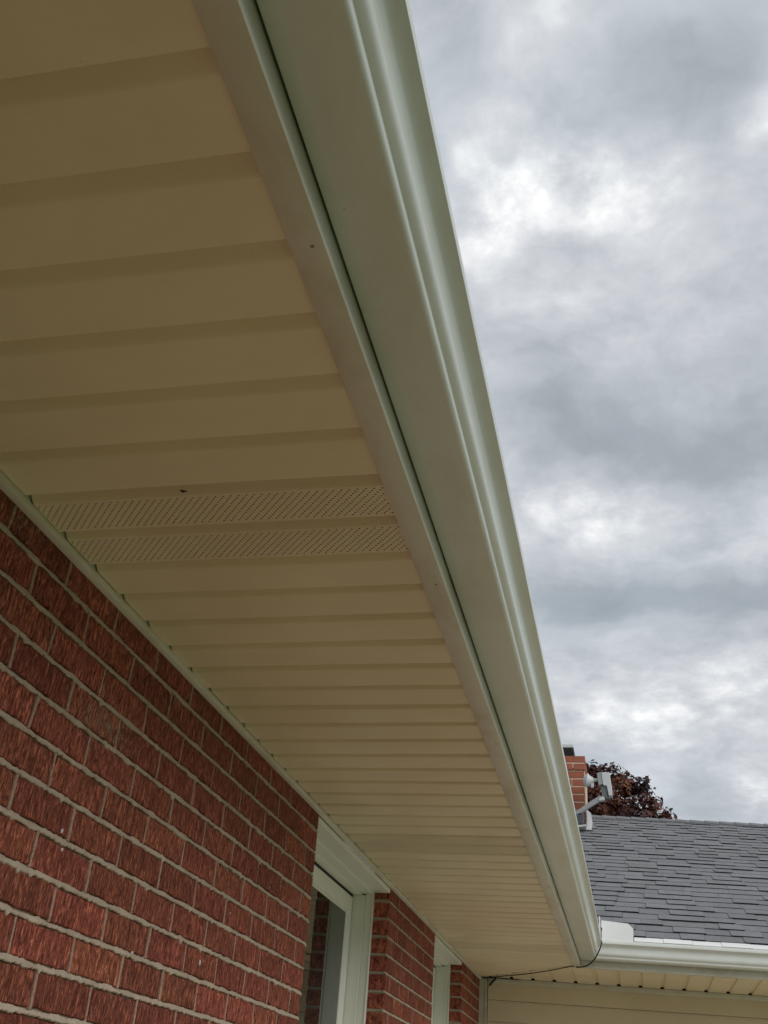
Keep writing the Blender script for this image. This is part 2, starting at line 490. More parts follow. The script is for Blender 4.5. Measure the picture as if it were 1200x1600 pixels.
o = link('brickwork', me, wall); o['kind'] = 'stuff'
# mortar core behind the bricks, bed joints with a sloping ragged face, tinted head joints
mo = MB()
for (a, b_) in PIERS:
    mo.box(-.30, -.007, a + .006, b_ - .006, WZ0 if a > 0 else -ZS, .05)
mo.box(-.30, -.0072, 3.3, 7.35, -ZS, WZ0 - .002)
for k in range(-32, 6):
    zb = ZT + k * HC
    for (a, b_) in (PIERS if zb > WZ0 - .03 else [(Y0, 7.352)]):
        fine = a > 0 or zb > -1.3
        y = max(a, -0.5) if fine else a
        if y > a: mo.box(-.006, .0006, a, y, zb - JH / 2, zb + JH / 2)
        st = .0055 if fine and zb > -1.2 else .2
        ringsv = []; seed = rb.random() * 100
        while True:
            y = min(y, b_)
            wj = rb.gauss(0, .0006); n1_ = noise.noise((y * 22, seed, 0)); n2_ = noise.noise((y * 90, seed, 3)); n3_ = noise.noise((y * 22, seed, 9)); n4_ = noise.noise((y * 70, seed, 5))
            lo = zb - JH / 2 + wj - .0002 - .0046 * max(0, n1_) - .0028 * n2_
            if n4_ > .36: lo -= .006 * (n4_ - .36) / .3
            hi = zb + JH / 2 - wj * .8 + .0034 * n3_ + .0016 * n4_
            bulge = .0016 * n1_
            xo = -.001 if y in (a, b_) else 0
            ringsv.append([(-.0085, y, hi), (-.0018 + xo, y, hi - .0006), (.0004 + bulge + xo, y, zb + .001), (.0030 + bulge * .6 + xo, y, lo + .0018), (.0012 + xo, y, lo), (-.0085, y, lo + .0004)])
            if y >= b_: break
            y += st
        mo.loft(ringsv, smooth=False)
        # return of the joint on the reveals
    for (a, b_) in PIERS[1:]:
        if zb > WZ0: mo.box(-.089, -.004, a + .0030, a + .01, zb - JH / 2 + .001, zb + JH / 2 - .001)
tag(mo.build('mortar', M['mortar'], wall), kind=None)
hd = MB()
for (y, z) in heads:
    if area(y, z, .02) <= 0 and y < 3: 
        if y < .3 or z < -1.2:
            hd.box(-.006, -.0008, y - JV / 2, y + JV / 2, z - HC / 2, z + HC / 2); continue
    seed = rb.random() * 100; rr = []
    w0 = rb.uniform(.0030, .0052); lean = rb.gauss(0, .0014); dep = rb.uniform(-.0022, .0008)
    for i in range(8):
        z_ = z - BH / 2 - .001 + (BH + .002) * i / 7
        a1 = .0013 * noise.noise((i * .7, seed, 0)); a2 = .0013 * noise.noise((i * .7, seed, 7))
        yy = y + lean * (i / 3.5 - 1)
        rr.append([(-.008, yy - w0 + a1, z_), (dep, yy - w0 * .8 + a1, z_), (dep + .0008, yy + w0 * .6 + a2, z_), (-.008, yy + w0 + a2, z_)])
    hd.loft(rr, smooth=False)
hd.build('head_joint_mortar', M['mortar_head'], wall)

fk = MB(); rf_ = random.Random(9)
for (y, z, r_) in [(2.467, -.588, .0042), (1.72, -.47, .003), (1.735, -.50, .002), (2.9, -.33, .0022), (2.1, -.62, .002), (1.3, -.33, .002), (2.62, -.45, .0015)]:
    pts = [(.003, y + r_ * .5 * math.cos(a) * rf_.uniform(.6, 1.2), z + r_ * 1.6 * math.sin(a) * rf_.uniform(.7, 1.1)) for a in (0, 1.05, 2.1, 3.14, 4.2, 5.2)]
    fk.loft([[(-.002, q[1], q[2]) for q in pts], pts])
o_ = fk.build('mortar_flecks', M['white'], wall); o_['kind'] = 'stuff'
# ------------------------------------------------------------------ near soffit
SP = .127; YS0 = 1.32289
soff = empty('soffit'); soff.parent = house; soff.matrix_parent_inverse = Matrix.Translation(-house.location)
PROF = [(.0010, .0165), (.0040, .0170), (.0100, .0158), (.0190, .0100), (.0265, .0034), (.0305, .0006), (.0345, .0)]
PEND = [(SP - .0012, 0.0), (SP - .0006, .0006), (SP - .0002, .0170)]
def xr(y): return min(.6488, diag_x(y))
def strip(j, vent):
    y0 = YS0 + j * SP
    mb = MB()
    sag = rb.gauss(0, .0005); skew = rb.gauss(0, .0012)
    pr_ = [(a, b_ + sag) for a, b_ in PROF]
    if not vent: pr_ += [(a, b_ + sag) for a, b_ in PEND]
    else: pr_ += [(.0355, sag)]
    XN = 5
    rings = []
    for i in range(XN):
        ring = []
        for (s_, z) in pr_:
            y = y0 + s_; e = max(.0165, xr(y)); x = .0165 + (e - .0165) * i / (XN - 1)
            ring.append((x, y + skew * (x / .65 - .5), z + .0006 * math.sin(x * 7 + j)))
        rings.append(ring)
    mb.loft(rings, closed=False, caps=False)
    if vent:
        a0, rows, cx, cy, hr = .0355, 14, .0136, .0060, .00180
        nx = int((xr(y0) - .018) / cx)
        xl = .0165; xe_ = xr(y0)
        cx = (xe_ - xl) / nx
        for r_ in range(rows):
            yc = y0 + a0 + (r_ + .5) * cy
            sh = (r_ * .62) % 1.0
            v = []; f = []
            def cell(x0, x1, hole):
                zf = lambda x: sag + .0006 * math.sin(x * 7 + j)
                o_ = len(v)
                ya, yb_ = yc - cy / 2, yc + cy / 2
                v.extend([(x0, ya, zf(x0)), ((x0 + x1) / 2, ya, zf(x0)), (x1, ya, zf(x1)), (x1, yc, zf(x1)), (x1, yb_, zf(x1)), ((x0 + x1) / 2, yb_, zf(x1)), (x0, yb_, zf(x0)), (x0, yc, zf(x0))])
                if not hole:
                    f.append(tuple(o_ + q for q in range(8))); return
                xm = (x0 + x1) / 2
                for ang in (225, 270, 315, 0, 45, 90, 135, 180):
                    v.append((xm + hr * 1.0 * math.cos(rad(ang)), yc + hr * math.sin(rad(ang)), zf(xm)))
                for ang in (225, 270, 315, 0, 45, 90, 135, 180):
                    v.append((xm + hr * 1.0 * math.cos(rad(ang)), yc + hr * math.sin(rad(ang)), zf(xm) + .0004))
                for q in range(8):
                    w = (q + 1) % 8
                    f.append((o_ + q, o_ + w, o_ + 8 + w, o_ + 8 + q))
                    f.append((o_ + 8 + q, o_ + 8 + w, o_ + 16 + w, o_ + 16 + q))
            if sh > .05: cell(xl, xl + cx * sh, sh > .6)
            for i in range(nx):
                x0 = xl + cx * (i + sh); x1 = min(x0 + cx, xe_)
                if x1 - x0 > .001: cell(x0, x1, x1 - x0 > cx * .9)
            mb.add(v, f)
        ye = a0 + rows * cy
        mb.loft([[( .0165 + (xr(y0) - .0165) * i / 4, y0 + s_, sag + .0006 * math.sin((.0165 + (xr(y0) - .0165) * i / 4) * 7 + j)) for s_ in (ye, SP - .0012)] for i in range(5)], closed=False, caps=False)
        mb.loft([[(.0165 + (xr(y0) - .0165) * i / 4, y0 + s_, sag + zq + .0006 * math.sin((.0165 + (xr(y0) - .0165) * i / 4) * 7 + j)) for s_, zq in PEND] for i in range(5)], closed=False, caps=False)
    return mb
j = int((Y0 - YS0) / SP)
while True:
    y0 = YS0 + j * SP
    if xr(y0) < .03: break
    vent = (j % 18) in (0, 1)
    mb = strip(j, vent and j >= -18 and y0 < 6.4)
    o = mb.build('soffit_vent_panel' if vent and j >= -18 else 'soffit_panel', M['soffit_vent' if vent else 'soffit'], soff, autosmooth=None if vent else 38)
    if vent: o['label'] = 'perforated beige soffit board'
    j += 1
# J-channel along the wall
jc = MB()
for (a, b_) in [(Y0, 7.33)]:
    pr_ = [(.0005, -.0145), (.0150, -.0135), (.0175, -.0120), (.0185, -.0065), (.0178, -.0018), (.0135, -.0008), (.0135, .012), (.0005, .012)]
    rings = []; y = a
    while True:
        y = min(y, b_)
        w = .0009 * noise.noise((y * 1.7, 0, 2)); 
        rings.append([(p_[0] + w * (p_[0] > .01), y, p_[1] + w) for p_ in pr_])
        if y >= b_: break
        y += .12 if y > -1 else 1
    jc.loft(rings)
jc.build('wall_channel', M['trim'], soff, autosmooth=35)

# ------------------------------------------------------------------ near fascia, with the flange under the soffit ends
fa = MB()
def fx(y): return 0.0
prf = [(.6470, -.0006), (.6462, -.0042), (.6480, -.0050), (.6845, -.0046), (.6886, -.0040), (.6893, -.0020), (.6893, .0040), (.6884, .0075), (.6884, .1330), (.6800, .1330), (.6800, .0040)]
rings = []; y = Y0
while True:
    ye_ = y_fas(FX)
    y = min(y, ye_ - .001)
    w = .0013 * noise.noise((y * 1.1, 4, 2)); w2 = .0010 * noise.noise((y * 1.4, 14, 2))
    rings.append([(x + w + (0 if x > .66 else w2), min(y, y_fas(x) + .02) , z + w2) for x, z in prf])
    if y >= ye_ - .001: break
    y += .10 if y > -.5 else .8
fa.loft(rings)
bg_ = MB(); bg_.tube([(.301, 1.332, -.002), (.306, 1.335, -.0035), (.312, 1.337, -.002)], .0022, 6, radii=[.0008, .0022, .0006])
bg_.tube([(.304, 1.336, -.003), (.300, 1.341, -.001)], .0005, 4)
tag(bg_.build('insect', M['cable']), 'tiny dark insect clinging to the beige soffit above the vent strips', 'insect')
fas = fa.build('fascia', M['trim'], house, autosmooth=30)
sc = MB()
for (x, y) in ((.674, .826), (.672, 1.70), (.675, 2.62), (.673, 3.49), (.674, 4.4), (.673, 5.3)):
    sc.loft([[(x + r_ * math.cos(a * .785), y + r_ * math.sin(a * .785), z) for a in range(8)] for r_, z in ((.0024, -.0048), (.0022, -.0056), (.0010, -.0062))])
sc.build('nail_heads', m_simple('nail_brown', (.28, .2, .13), .5), house)

# ------------------------------------------------------------------ K-style gutters
# (distance from the fascia, height)
def ogee():
    N = 26; a = [(0.0, 0.0)]
    for i in range(N):
        t = (i + .5) / N
        if t < .36: ph = 58 - 58 * (.5 - .5 * math.cos(math.pi * t / .36))
        elif t < .52: ph = 0
        else: ph = 64 * (.5 - .5 * math.cos(math.pi * min(1, (t - .52) / .38)))
        a.append((a[-1][0] + math.sin(rad(ph)), a[-1][1] + math.cos(rad(ph))))
    kx, kz = (.1318 - .0926) / a[-1][0], (.1160 - .0500) / a[-1][1]
    return [(.0926 + x * kx, .0500 + z * kz) for x, z in a]
KP = [(.0028, .1360), (.0028, .0372), (.0060, .0362), (.0830, .0362), (.0862, .0368), (.0892, .0385), (.0916, .0415), (.0924, .0445), (.0926, .0485)] + ogee() + [
      (.1322, .1185), (.1322, .1335), (.1314, .1352), (.1292, .1356), (.1272, .1348), (.1268, .1300)]
KIN = [(d - (.0016 if d > .02 else -.0016), z + .0016) for d, z in KP[1:-2]][::-1]
KALL = KP + [(.1250, .1300), (.1295, .1185)] + [q for q in KIN if q[1] < .117] + [(.0044, .1360)]
ga = MB(); rings = []; y = Y0
ys_ = []
while y < 6.2: ys_.append(y); y += .25 if y < 0 else .09
for y in ys_:
    w = .0016 * noise.noise((y * .8, 1, 8)); w2 = .0015 * noise.noise((y * .7, 5, 8))
    rings.append([(FX + d + w * (d / .13), y, z + w2 * (d / .13)) for d, z in KALL])
rings.append([(FX + d, y_fas(FX + d) - d - .0008, z) for d, z in KALL])
ga.loft(rings, caps=False)
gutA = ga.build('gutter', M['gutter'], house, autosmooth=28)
cp = MB()                                     # end closure of the trough behind the camera
cp.add([(FX + d, Y0, z) for d, z in KP[1:30]] , [tuple(range(29))])
cp.build('gutter_end_cap', M['gutter'], house)
gb = MB(); rings = []
xsB = [None] + [1.0 + .12 * i for i in range(44)]
for x in xsB:
    if x is None:
        rings.append([(FX + d + .0008, y_fas(FX + d) - d, z) for d, z in KALL])
    else:
        w = .0012 * noise.noise((x * .8, 1, 18))
        rings.append([(x, y_fas(x) - d, z + w * (d / .13)) for d, z in KALL])
gb.loft(rings, caps=False)
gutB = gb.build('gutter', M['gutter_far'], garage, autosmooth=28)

# near roof above the eave
rf = MB()
zr = lambda x: .150 + (.70 - x) * math.tan(rad(22.6))
rf.add([(.715, Y0, zr(.715)), (.715, 7.2, zr(.715)), (-4.2, 7.2, zr(-4.2)), (-4.2, Y0, zr(-4.2)),
        (.715, Y0, zr(.715) - .02), (.715, 7.2, zr(.715) - .02), (-4.2, 7.2, zr(-4.2) - .02), (-4.2, Y0, zr(-4.2) - .02),
        (-9.1, Y0, .1), (-9.1, 7.2, .1)],
       [(0, 1, 2, 3), (4, 7, 6, 5), (0, 4, 5, 1), (1, 5, 6, 2), (3, 2, 9, 8), (0, 3, 7, 4)])
r_o = rf.build('roof', M['shingle'], house)
bk = MB(); bk.box(-9.0, -.3, Y0 + .1, 7.3, -ZS, .12)
bk.build('house_core', M['wood'], house)
gl = MB(); gl.add([(-9.0, Y0 + .02, .1), (.68, Y0 + .02, .1), (-4.2, Y0 + .02, zr(-4.2) - .02)], [(0, 1, 2)]); gl.build('gable', M['siding'], house)

# ------------------------------------------------------------------ windows
def window(y0, y1):
    w = empty('window'); w.parent = house; w.matrix_parent_inverse = Matrix.Translation(-house.location)
    XG = -.160
    a = MB()                                  # head board flush with the wall, then the lining back to the sash
    a.box(-.070, -.0010, y0 + .001, y1 - .001, -.0335, -.0148)
    a.build('head_board', M['frame'], w, bevel=.003)
    a = MB()
    a.box(-.118, -.0705, y0 + .001, y1 - .001, -.0420, .02)
    a.box(XG, -.1185, y0 + .001, y1 - .001, -.0480, .02)
    a.build('head_lining', M['frame'], w, bevel=.0025)
    for (p, q, s) in ((y1 - .024, y1 - .001, 1), (y0 + .001, y0 + .024, -1)):
        a = MB()
        a.box(XG, -.104, p, q, WZ0 + .05, -.0485)
        e0, e1 = (p + .006, q) if s > 0 else (p, q - .006)
        a.box(-.1035, -.076, e0, e1, WZ0 + .05, -.0425)
        e0, e1 = (p + .003, q) if s > 0 else (p, q - .003)
        a.box(-.0755, -.068, e0, e1, WZ0 + .05, -.0345)
        a.build('side_lining', M['frame'], w, bevel=.002)
    s = MB(); s.box(-.17, .03, y0 - .02, y1 + .02, WZ0 - .01, WZ0 + .045); s.build('sill', M['frame'], w, bevel=.004)
    a = MB()                                  # dark seal gap
    for (p, q, r_, t_) in ((y0 + .0235, y0 + .031, WZ0 + .05, -.05), (y1 - .031, y1 - .0235, WZ0 + .05, -.05), (y0 + .031, y1 - .031, -.061, -.047), (y0 + .031, y1 - .031, WZ0 + .045, WZ0 + .056)):
        a.box(XG - .03, XG - .003, p, q, r_, t_)
    sl = a.build('seal', M['seal'], w)
    fw = .062
    f1 = MB()
    yi0, yi1, zi0, zi1 = y0 + .030, y1 - .030, WZ0 + .055, -.060
    for (p, q, r_, t_) in ((yi0, yi0 + fw, zi0, zi1), (yi1 - fw, yi1, zi0, zi1), (yi0 + fw, yi1 - fw, zi1 - fw, zi1), (yi0 + fw, yi1 - fw, zi0, zi0 + fw)):
        f1.box(XG - .03, XG + .004, p, q, r_, t_)
    f1.build('sash', M['frame'], w, bevel=.003)
    f2 = MB(); b2 = .012
    p0, p1, q0, q1 = yi0 + fw, yi1 - fw, zi0 + fw, zi1 - fw
    for (p, q, r_, t_) in ((p0 + .0005, p0 + b2, q0, q1), (p1 - b2, p1 - .0005, q0, q1), (p0 + b2, p1 - b2, q1 - b2, q1 - .0005), (p0 + b2, p1 - b2, q0 + .0005, q0 + b2)):
        f2.box(XG - .028, XG + .001, p, q, r_, t_)
    f2.build('glazing_bead', M['frame'], w, bevel=.003)
    g_ = MB(); g_.box(XG - .010, XG - .004, p0 + b2 - .002, p1 - b2 + .002, q0 + b2 - .002, q1 - b2 + .002)
    g_.build('pane', M['glass'], w)
for (a, b_) in WIN: window(a, b_)

# ------------------------------------------------------------------ far wing: walls of lap siding
def sw(u, v, z): return (u, y_wall(u) + v, z)
sd_ = empty('siding_wall'); sd_.parent = garage; sd_.matrix_parent_inverse = Matrix.Translation(-garage.location)
XE = 6.0
z = -.004
for k in range(21):
    zb = -.130 - k * .1265
    zt = zb + .1265 + (.004 if k else .0)
    if k == 0: zt = -.004
    zb = max(zb, -ZS)
    if zt - zb < .02: break
    mb = MB(); rings = []
    pr_ = [(-.0175, zb + .003), (-.0155, zb), (-.0150, zb + .0025), (-.0005, zb + .0035), (.0080, zb + .009), (.0080, zt - .006 if k else zt), (-.0005, zt - .0065 if k else zt), (-.0135, zb + .020)]
    for i in range(12):
        x = .058 + (XE - .058) * i / 11
        w = .0010 * noise.noise((x * 1.5, k * 3.1, 2))
        rings.append([sw(x, v, zz_ + w) for v, zz_ in pr_])
    mb.loft(rings)
    mb.build('siding_board', M['siding'], sd_, autosmooth=30)
mb = MB()                                     # inside corner post
pr_ = [(-.0, -.0), (-.0, -.020), (.020, -.020), (.0205, -.013), (.036, -.013), (.0365, -.022), (.050, -.022), (.0505, -.0)]
mb.loft([[(OX - .018 + a, y_wall(OX) + c_ + .002, zz_) for a, c_ in pr_] for zz_ in (-ZS, -.004)])
mb.build('corner_post', M['trim'], sd_)
mb = MB()                                     # trim under the soffit
pr_ = [(.002, -.001), (-.0195, -.001), (-.0205, -.004), (-.0200, -.026), (-.0180, -.0295), (.002, -.0295)]
mb.loft([[sw(x, a, c_ + .0008 * noise.noise((x * 2, 3, 3))) for a, c_ in pr_] for x in [.062 + .2 * i for i in range(30)]])
mb.build('siding_top_trim', M['trim'], sd_, autosmooth=30)
mb = MB(); mb.add([sw(-.3, .01, -ZS), sw(XE, .01, -ZS), sw(XE, .01, -.002), sw(-.3, .01, -.002), sw(-.3, 5.9, -ZS), sw(XE, 5.9, -ZS), sw(XE, 5.9, .1), sw(-.3, 5.9, .1)],
                    [(0, 1, 2, 3), (1, 5, 6, 2), (5, 4, 7, 6), (4, 0, 3, 7)])
mb.build('wall_core', M['siding'], sd_)

# far soffit, boards running out from the wall
sB = empty('soffit'); sB.parent = garage; sB.matrix_parent_inverse = Matrix.Translation(-garage.location)
SB = .1365
def y_near(x):                                # outer end of a far board: the fascia, or the mitre
    if x > FX - .04: return y_fas(x) + .006
    y1, x1 = y_wall(.0), .0
    y2, x2 = y_fas(FX), FX - .04
    return y1 + (x - x1) / (x2 - x1) * (y2 - y1) + .0005
PB = [(.0000, .0), (.0006, .0085), (.0040, .0115), (.0180, .0115), (.0225, .0090), (.0262, .0008), (.0275, .0)]
XB0 = 1.155 - SB * 9
i = 0
while True:
    x0 = XB0 + i * SB
    if x0 > XE - .3: break
    mb = MB(); pts = PB + [(SB, 0.0)]
    pts = [(max(.03, x0 + a), z) for a, z in pts if x0 + a > -.05]
    sg = rb.gauss(0, .0005)
    r0 = [(x, y_near(x), z + .0006 + sg) for x, z in pts]; r1 = [(x, y_wall(x) - .019, z + .0006) for x, z in pts]
    rm = [((a[0] + b_[0]) / 2, (a[1] + b_[1]) / 2, (a[2] + b_[2]) / 2) for a, b_ in zip(r0, r1)]
    if max(q[1] - p_[1] for p_, q in zip(r0, r1)) > .03:
        mb.loft([r0, rm, r1], closed=False, caps=False)
        mb.build('soffit_panel', M['soffit'], sB)
    i += 1
# cover strip on the mitre
mb = MB()
# far fascia
pr_ = [(.0005, .1330), (.0005, .0075), (-.0005, .0040), (-.0008, -.0030), (.0020, -.0050), (.034, -.0050), (.034, -.0010), (.009, .002), (.009, .1330)]
xs_ = [FX + .0005] + [FX + .15 * i for i in range(1, 36)]
mb.loft([[(x, y_fas(x) + a, c_ + .0009 * noise.noise((x * 1.2, 6, 3))) for a, c_ in pr_] for x in xs_])
mb.build('fascia', M['trim'], garage, autosmooth=30)

# ------------------------------------------------------------------ far roof
AL = rad(23.5); VE, ZE = -.800, .180
def rp(x, s, h=0.0):                          # point on the roof slope, h above it
    return (x, y_wall(x) + VE + math.cos(AL) * s - math.sin(AL) * h, ZE + math.sin(AL) * s + math.cos(AL) * h)
roofB = empty('roof'); roofB.parent = garage; roofB.matrix_parent_inverse = Matrix.Translation(-garage.location)
EXP, NR = .1435, 31
ST = EXP * NR
mb = MB()
XL = -4.0
mb.add([rp(XL, -.01, -.012), rp(XE, -.01, -.012), rp(XE, ST, -.012), rp(XL, ST, -.012)], [(0, 1, 2, 3)])
bx = lambda x: (x, y_wall(x) + VE + 2 * math.cos(AL) * ST, ZE)
mb.add([rp(XL, ST, -.012), rp(XE, ST, -.012), bx(XE), bx(XL)], [(0, 1, 2, 3)])
mb.build('roof_deck', M['dark'], roofB)
rs = random.Random(11)
tabs = []
for r_ in range(NR):
    s0 = r_ * EXP
    x = -1.5 + rs.uniform(-.2, 0) if r_ else -1.5
    last = False
    while x < XE - .1:
        raised = (not last) if rs.random() < .8 else last
        w = rs.uniform(.13, .32) if raised else rs.uniform(.13, .34)
        if raised and last: w *= .7
        tabs.append((x, w, s0, raised, rs.random(), rs.gauss(0, .002), rs.uniform(0, 1)))
        x += w; last = raised
def tab_geo(t):
    x, w, s0, raised, tone, js, wf = t
    h = (.0108 if raised else .0055) + .0015 * (wf - .5)
    g_ = .0009
    sl = s0 - .004 + js + (0 if raised else .001)
    top = s0 + EXP + .006
    ww = w * (1 if raised else 1.0)
    tl = .002 * (wf - .5) if raised else 0       # dovetail sides
    wob = .0025 * math.sin(x * 5.1 + s0 * 31) + .002 * math.sin(x * 13 + s0 * 17)
    v = []
    for (px, s_, hh) in ((x + g_ - tl, sl + wob, h), (x + ww - g_ + tl, sl + wob, h), (x + ww - g_, top, .0035 if raised else .001), (x + g_, top, .0035 if raised else .001)):
        v.append(rp(px, s_, hh))
    for (px, s_, hh) in ((x + g_ - tl, sl + wob + .0008, -.002), (x + ww - g_ + tl, sl + wob + .0008, -.002), (x + ww - g_, top, -.006), (x + g_, top, -.006)):
        v.append(rp(px, s_, hh))
    return v, [(0, 1, 2, 3), (0, 4, 5, 1), (1, 5, 6, 2), (3, 7, 4, 0)]
def tab_vis(t):
    x, w, s0 = t[0], t[1], t[2]
    ps = [project(Vector(rp(a, b_)) + Vector((0, 0, ZS))) for a, b_ in ((x, s0), (x + w, s0), (x + w, s0 + EXP), (x, s0 + EXP))]
    if any(q is None for q in ps): return 0
    cx = sum(q[0] for q in ps) / 4; cy = sum(q[1] for q in ps) / 4
    if cx < 830 + (cy - 1200) * .2 or cx > 1230 or cy > 1620: return 0
    s = 0
    for i in range(4): s += ps[i][0] * ps[(i + 1) % 4][1] - ps[(i + 1) % 4][0] * ps[i][1]
    return abs(s) / 2
tabs.sort(key=lambda t: -tab_vis(t))
print('visible shingle tabs', sum(1 for t in tabs if tab_vis(t) > 0))
def set_tone(me, vals):
    at = me.attributes.new('tone', 'FLOAT', 'POINT'); at.data.foreach_set('value', vals)
rest = MB(); tv = []
for i, t in enumerate(tabs):
    v, f = tab_geo(t)
    if i < 300:
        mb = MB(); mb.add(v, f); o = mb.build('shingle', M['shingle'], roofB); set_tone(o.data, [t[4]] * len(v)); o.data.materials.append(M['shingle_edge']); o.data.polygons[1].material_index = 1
    else:
        rest.add(v, f); tv += [t[4]] * len(v)
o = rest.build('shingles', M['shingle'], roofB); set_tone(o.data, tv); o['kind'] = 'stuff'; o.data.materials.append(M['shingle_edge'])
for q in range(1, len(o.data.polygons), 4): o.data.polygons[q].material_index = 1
# ridge caps
x = -1.4; k = 0
while x < XE:
    mb = MB(); w = .205; lift = .008
    def rc(xx, side, d, h):
        if side < 0: return rp(xx, ST - d, h)
        p_ = rp(xx, ST - d, h); yr = rp(xx, ST, 0)[1]
        return (xx, 2 * yr - p_[1], p_[2])
    v = []
    for xx, h in ((x, .021), (x + w, .012)):
        v += [rc(xx, -1, .105, h), rc(xx, -1, .03, h + .001), rc(xx, -1, .0, h + .004), rc(xx, 1, .03, h + .001), rc(xx, 1, .105, h)]
    for xx in (x, x + w):
        v += [rc(xx, -1, .106, .003), rc(xx, 1, .106, .003)]
    mb.add(v, [(0, 1, 6, 5), (1, 2, 7, 6), (2, 3, 8, 7), (3, 4, 9, 8), (0, 5, 12, 10), (4, 9, 13, 11), (10, 0, 1, 2, 3, 4, 11)])
    o = mb.build('ridge_cap', M['shingle'], roofB); set_tone(o.data, [rs.uniform(0, .35)] * len(v))
    x += EXP; k += 1
# white gutter cover panels between the gutter and the shingles
x = 1.005; k = 0
while x < 5.6:
    w = .165 + rs.uniform(-.004, .004)
    mb = MB(); v = []
    for xx in (x + .0010, x + w - .0010):
        hh = .0018 * (k % 2)
        v += [(xx, y_fas(xx) - .126, .1385 + hh), (xx, y_fas(xx) - .122, .1430 + hh), (xx, y_fas(xx) + .010, .188 + hh), (xx, y_fas(xx) + .010, .182), (xx, y_fas(xx) - .122, .1370)]
    mb.loft([v[:5], v[5:]])
    mb.build('gutter_cover_panel', M['cover'], garage)
    x += w; k += 1
mb = MB(); mb.add([(FX, y_fas(FX) + .0, .137), (1.0, y_fas(1.0) + .0, .137), (1.0, y_fas(1.0) + .006, .187), (FX - .2, y_fas(FX) + .006, .187)], [(0, 1, 2, 3)])
mb.build('drip_edge', M['white'], garage)
# corner splash guard standing on the gutter rim
mb = MB()
def pl(pts, th, axis):
    a = [tuple(p_) for p_ in pts]; b_ = [tuple(p_[i] + (th if i == axis else 0) for i in range(3)) for p_ in pts]
    mb.loft([a, b_])
gy = lambda x: y_fas(x) - .127
pl([(x, gy(x), z) for x, z in ((.822, .132), (1.002, .132), (1.004, .207), (.976, .234), (.822, .243))], .0016, 1)
pl([(FX + .1255, y, z) for y, z in ((gy(.822) - .001, .132), (gy(.822) - .17, .132), (gy(.822) - .17, .218), (gy(.822) - .14, .243), (gy(.822) - .001, .262))], .0016, 0)
mb.build('splash_guard', M['white'], garage)

# ------------------------------------------------------------------ chimney
CH = empty('chimney'); CH.parent = garage; CH.matrix_parent_inverse = Matrix.Translation(-garage.location)
cx0, cx1, cy0, cy1 = -.16, .612, 10.0, 10.55
ctop = 2.358; ch = .0757; cb = 1.2
core = MB(); core.box(cx0 + .014, cx1 - .004, cy0 + .006, cy1 - .006, cb, ctop - .01)
core.box(cx0 - .006, cx1 + .008, cy0 - .007, cy1 + .01, ctop - .118, ctop - .004)
core.build('mortar', M['mortar_chimney'], CH)
rc_ = random.Random(5); nb = 0
allm = []
k = 0
z = ctop
while z > cb:
    cap_ = k < 2
    hgt = .060 if k != 0 else .062
    z0, z1 = z - ch + (.0157), z
    e = .013 if cap_ else 0.0
    a0, a1, b0, b1 = cx0 - e, cx1 + e, cy0 - e, cy1 + e
    L = .232 if k != 0 else .27
    off = (0, .116)[k % 2]
    # front and back faces
    x = a1 - (L if not (k % 2) else L / 2) if k != 0 else a1 - .235
    xr_ = a1
    while xr_ > a0 + .02:
        x = max(x, a0)
        allm.append((x + .006 if x > a0 else x, xr_ if xr_ == a1 else xr_ - .006, b0, b0 + .09, z0, z1))
        allm.append((x + .006 if x > a0 else x, xr_ if xr_ == a1 else xr_ - .006, b1 - .09, b1, z0, z1))
        xr_ = x; x -= L
    # side faces
    y = b0 + .096; 
    while y < b1 - .1:
        ye = min(y + (.21 if k % 2 else .15), b1 - .096)
        for (p, q) in ((a0, a0 + .09), (a1 - .09, a1)):
            allm.append((p, q, y, ye - .01, z0, z1))
        y = ye
    z -= ch; k += 1
for (a, b_, c_, d_, e_, f_) in allm:
    mb = MB(); mb.box(a, b_, c_, d_, e_, f_); mb.build('brick', M['brick_chimney'], CH, bevel=.002)
mb = MB(); mb.box(cx1 + .0005, cx1 + .007, cy0 + .004, cy1 - .05, 1.4, ctop - .13); mb.build('side_mortar_smear', M['mortar_chimney'], CH)
mb = MB()                                     # flashing at the foot
mb.add([(cx1 + .02, cy0 - .04, 1.60), (cx1 + .02, cy1 + .2, 1.70), (cx1 + .02, cy1 + .2, 2.0), (cx1 + .02, cy0 + .1, 1.86), (cx1 + .02, cy0 - .04, 1.80)], [(0, 1, 2, 3, 4)])
mb.loft([[(cx1 + .012, cy0 - .05, 1.62), (cx1 + .055, cy0 - .05, 1.62), (cx1 + .055, cy0 - .02, 1.80), (cx1 + .012, cy0 - .02, 1.84)], [(cx1 + .012, cy0 + .3, 1.75), (cx1 + .055, cy0 + .3, 1.75), (cx1 + .055, cy0 + .3, 1.80), (cx1 + .012, cy0 + .3, 1.90)]])
mb.build('flashing', M['white'], CH)
# flue with a square metal cap
fl = MB()
fc = (.35, 10.22)
def sq(hw, z, hw2=None): return [(fc[0] + sx * hw, fc[1] + sy * (hw2 or hw), z) for sx, sy in ((-1, -1), (1, -1), (1, 1), (-1, 1))]
fl.loft([sq(.172, ctop - .01), sq(.170, ctop + .02), sq(.163, ctop + .085), sq(.155, ctop + .105)])
fl.build('flue', m_simple('black_flue_metal', (.006, .006, .007), .85, .5, .3, 12, .3), CH, bevel=.01)
fl = MB(); fl.loft([sq(.160, ctop + .1055), sq(.168, ctop + .110), sq(.160, ctop + .142), sq(.142, ctop + .152), sq(.08, ctop + .156)])
fl.build('flue_cap', m_simple('dull_grey_cap_metal', (.50, .53, .54), .45, .5, .25, 18, .3, 0), CH, bevel=.006)

